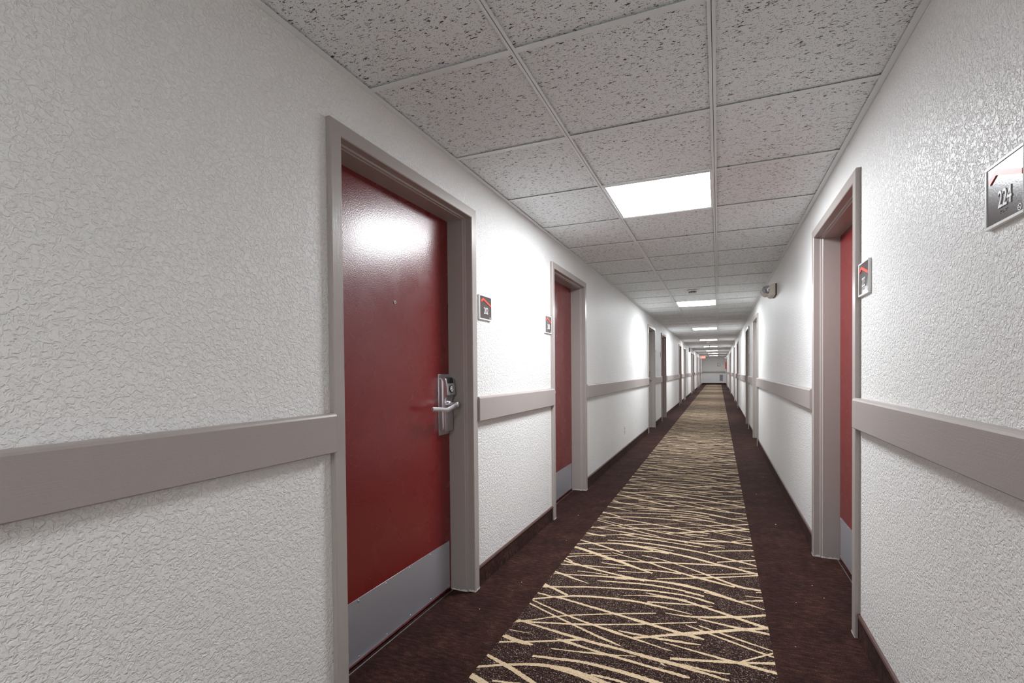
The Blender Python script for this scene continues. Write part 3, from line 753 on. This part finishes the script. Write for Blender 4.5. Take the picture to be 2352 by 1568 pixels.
# grey box high on the left wall
root = empty('alarm_box', (XL, 22.0, 2.06)); tag(root, 'small grey box mounted high on the wall before the seventh door', 'alarm')
adopt(MB().box(XL, XL + 0.05, 21.86, 22.12, 1.98, 2.17).build('body', GREYP, bevel=0.006), root)
adopt(MB().box(XL + 0.05, XL + 0.075, 21.93, 22.05, 2.01, 2.14).build('lens', WHITE, bevel=0.008), root)

# exit sign hung near the far end
ex = empty('exit_sign', (-1.03, 36.6, ZC)); tag(ex, 'lit red EXIT sign hanging near the far end wall', 'exit sign')
adopt(MB().box(-1.195, -0.875, 36.6, 36.64, 2.000, 2.195).build('housing', WHITE, bevel=0.004), ex)
adopt(MB().box(-1.06, -1.02, 36.605, 36.635, 2.194, ZC).build('canopy_mount', WHITE), ex)
fc = MB().quad((-1.185, 36.597, 2.010), (-0.885, 36.597, 2.010), (-0.885, 36.597, 2.185), (-1.185, 36.597, 2.185)).build('sign_face', EXITGLOW); adopt(fc, ex)
me = text_mesh('EXIT', 0.135, 0.0005, 0.80, 0.002); remap(me, lambda x, y, z: Vector((-1.012 + x, 36.595 - z, 2.0975 + y)))
o = bpy.data.objects.new('lettering', me); COL.objects.link(o); me.materials.append(EXITLET); adopt(o, ex)
adopt(MB().poly([(-1.172, 36.5945, 2.0975), (-1.145, 36.5945, 2.070), (-1.145, 36.5945, 2.125)]).build('arrow', EXITLET), ex)

# far end wall: thermostat, louvred grille
th = empty('thermostat', (0.035, Y1, 1.52)); tag(th, 'small white square thermostat on the far end wall', 'thermostat')
adopt(MB().box(-0.075, 0.145, Y1 - 0.02, Y1, 1.46, 1.70).build('outline_shade', GREYP, bevel=0.006), th)  # grey plate put in as the shadow outline around the thermostat
adopt(MB().box(-0.055, 0.125, Y1 - 0.05, Y1 - 0.018, 1.49, 1.68).build('body', WHITE, bevel=0.012), th)
adopt(MB().box(0.015, 0.055, Y1 - 0.054, Y1 - 0.049, 1.565, 1.605).build('display', GREYP, bevel=0.003), th)
gr = empty('air_grille', (0.22, Y1, 0.25)); tag(gr, 'pale grey louvred air grille low on the far end wall', 'grille')
g = MB(); xa, xb, za, zb = 0.095, 0.345, 0.26, 0.775
g.box(xa, xb, Y1 - .015, Y1, za, za + .02).box(xa, xb, Y1 - .015, Y1, zb - .02, zb).box(xa, xa + .02, Y1 - .015, Y1, za, zb).box(xb - .02, xb, Y1 - .015, Y1, za, zb)
GRILLE = plain('pale grey metal', srgb(176, 182, 194), 0.5)
adopt(g.build('grille_frame', GRILLE), gr)
adopt(MB().box(xa + .01, xb - .01, Y1 - .003, Y1, za + .01, zb - .01).build('dark_backing', GREYP), gr)
for i in range(16):
    z = za + 0.03 + i*(zb - za - 0.06)/15
    adopt(MB().prism([(0.003, -0.010), (0.013, 0.004), (0.011, 0.008), (0.002, -0.006)], lambda p, q, x: (x, Y1 - p, z + q), xa + 0.018, xb - 0.018).build('slat', GRILLE), gr)

# red extinguisher box on the right wall near the far end
fx = empty('extinguisher_box', (XR, 37.8, 1.23)); tag(fx, 'dark red extinguisher box on the wall near the far end', 'extinguisher box')
adopt(MB().box(XR, XR - 0.09, 37.65, 37.95, 1.23, 1.77).build('body', REDMETAL, bevel=0.006), fx)
adopt(MB().box(XR - 0.088, XR - 0.094, 37.68, 37.92, 1.26, 1.50).build('window_panel', plain('pink tinted glass', srgb(190, 110, 110), 0.2), bevel=0.002), fx)
adopt(MB().box(XR - 0.094, XR - 0.104, 37.67, 37.685, 1.44, 1.54).build('pull_handle', STEEL, bevel=0.002), fx)

# bits of lint on the carpet border
lm = MB(); rl = random.Random(11)
spots = [(0.36, 2.62), (0.47, 2.86), (0.50, 2.72), (-1.02, 2.36), (-1.10, 2.02), (-0.98, 3.05), (-1.06, 3.62), (-0.96, 4.1), (0.40, 3.9), (0.33, 4.8), (0.45, 5.6), (-1.05, 5.2), (0.30, 2.2), (-0.55, 2.5), (0.02, 2.9)]
for x, y in spots:
    a = rl.uniform(0, 3); r = rl.uniform(0.0015, 0.0035)
    dx, dy = math.cos(a)*r, math.sin(a)*r
    lm.prism([(-1, -0.4), (1, -0.3), (0.8, 0.5), (-0.7, 0.4)], lambda p, q, t: (x + p*dx - q*dy, y + p*dy + q*dx, t), 0.002, 0.0042)
lo = lm.build('lint', WHITE, fl); lo['kind'] = 'stuff'
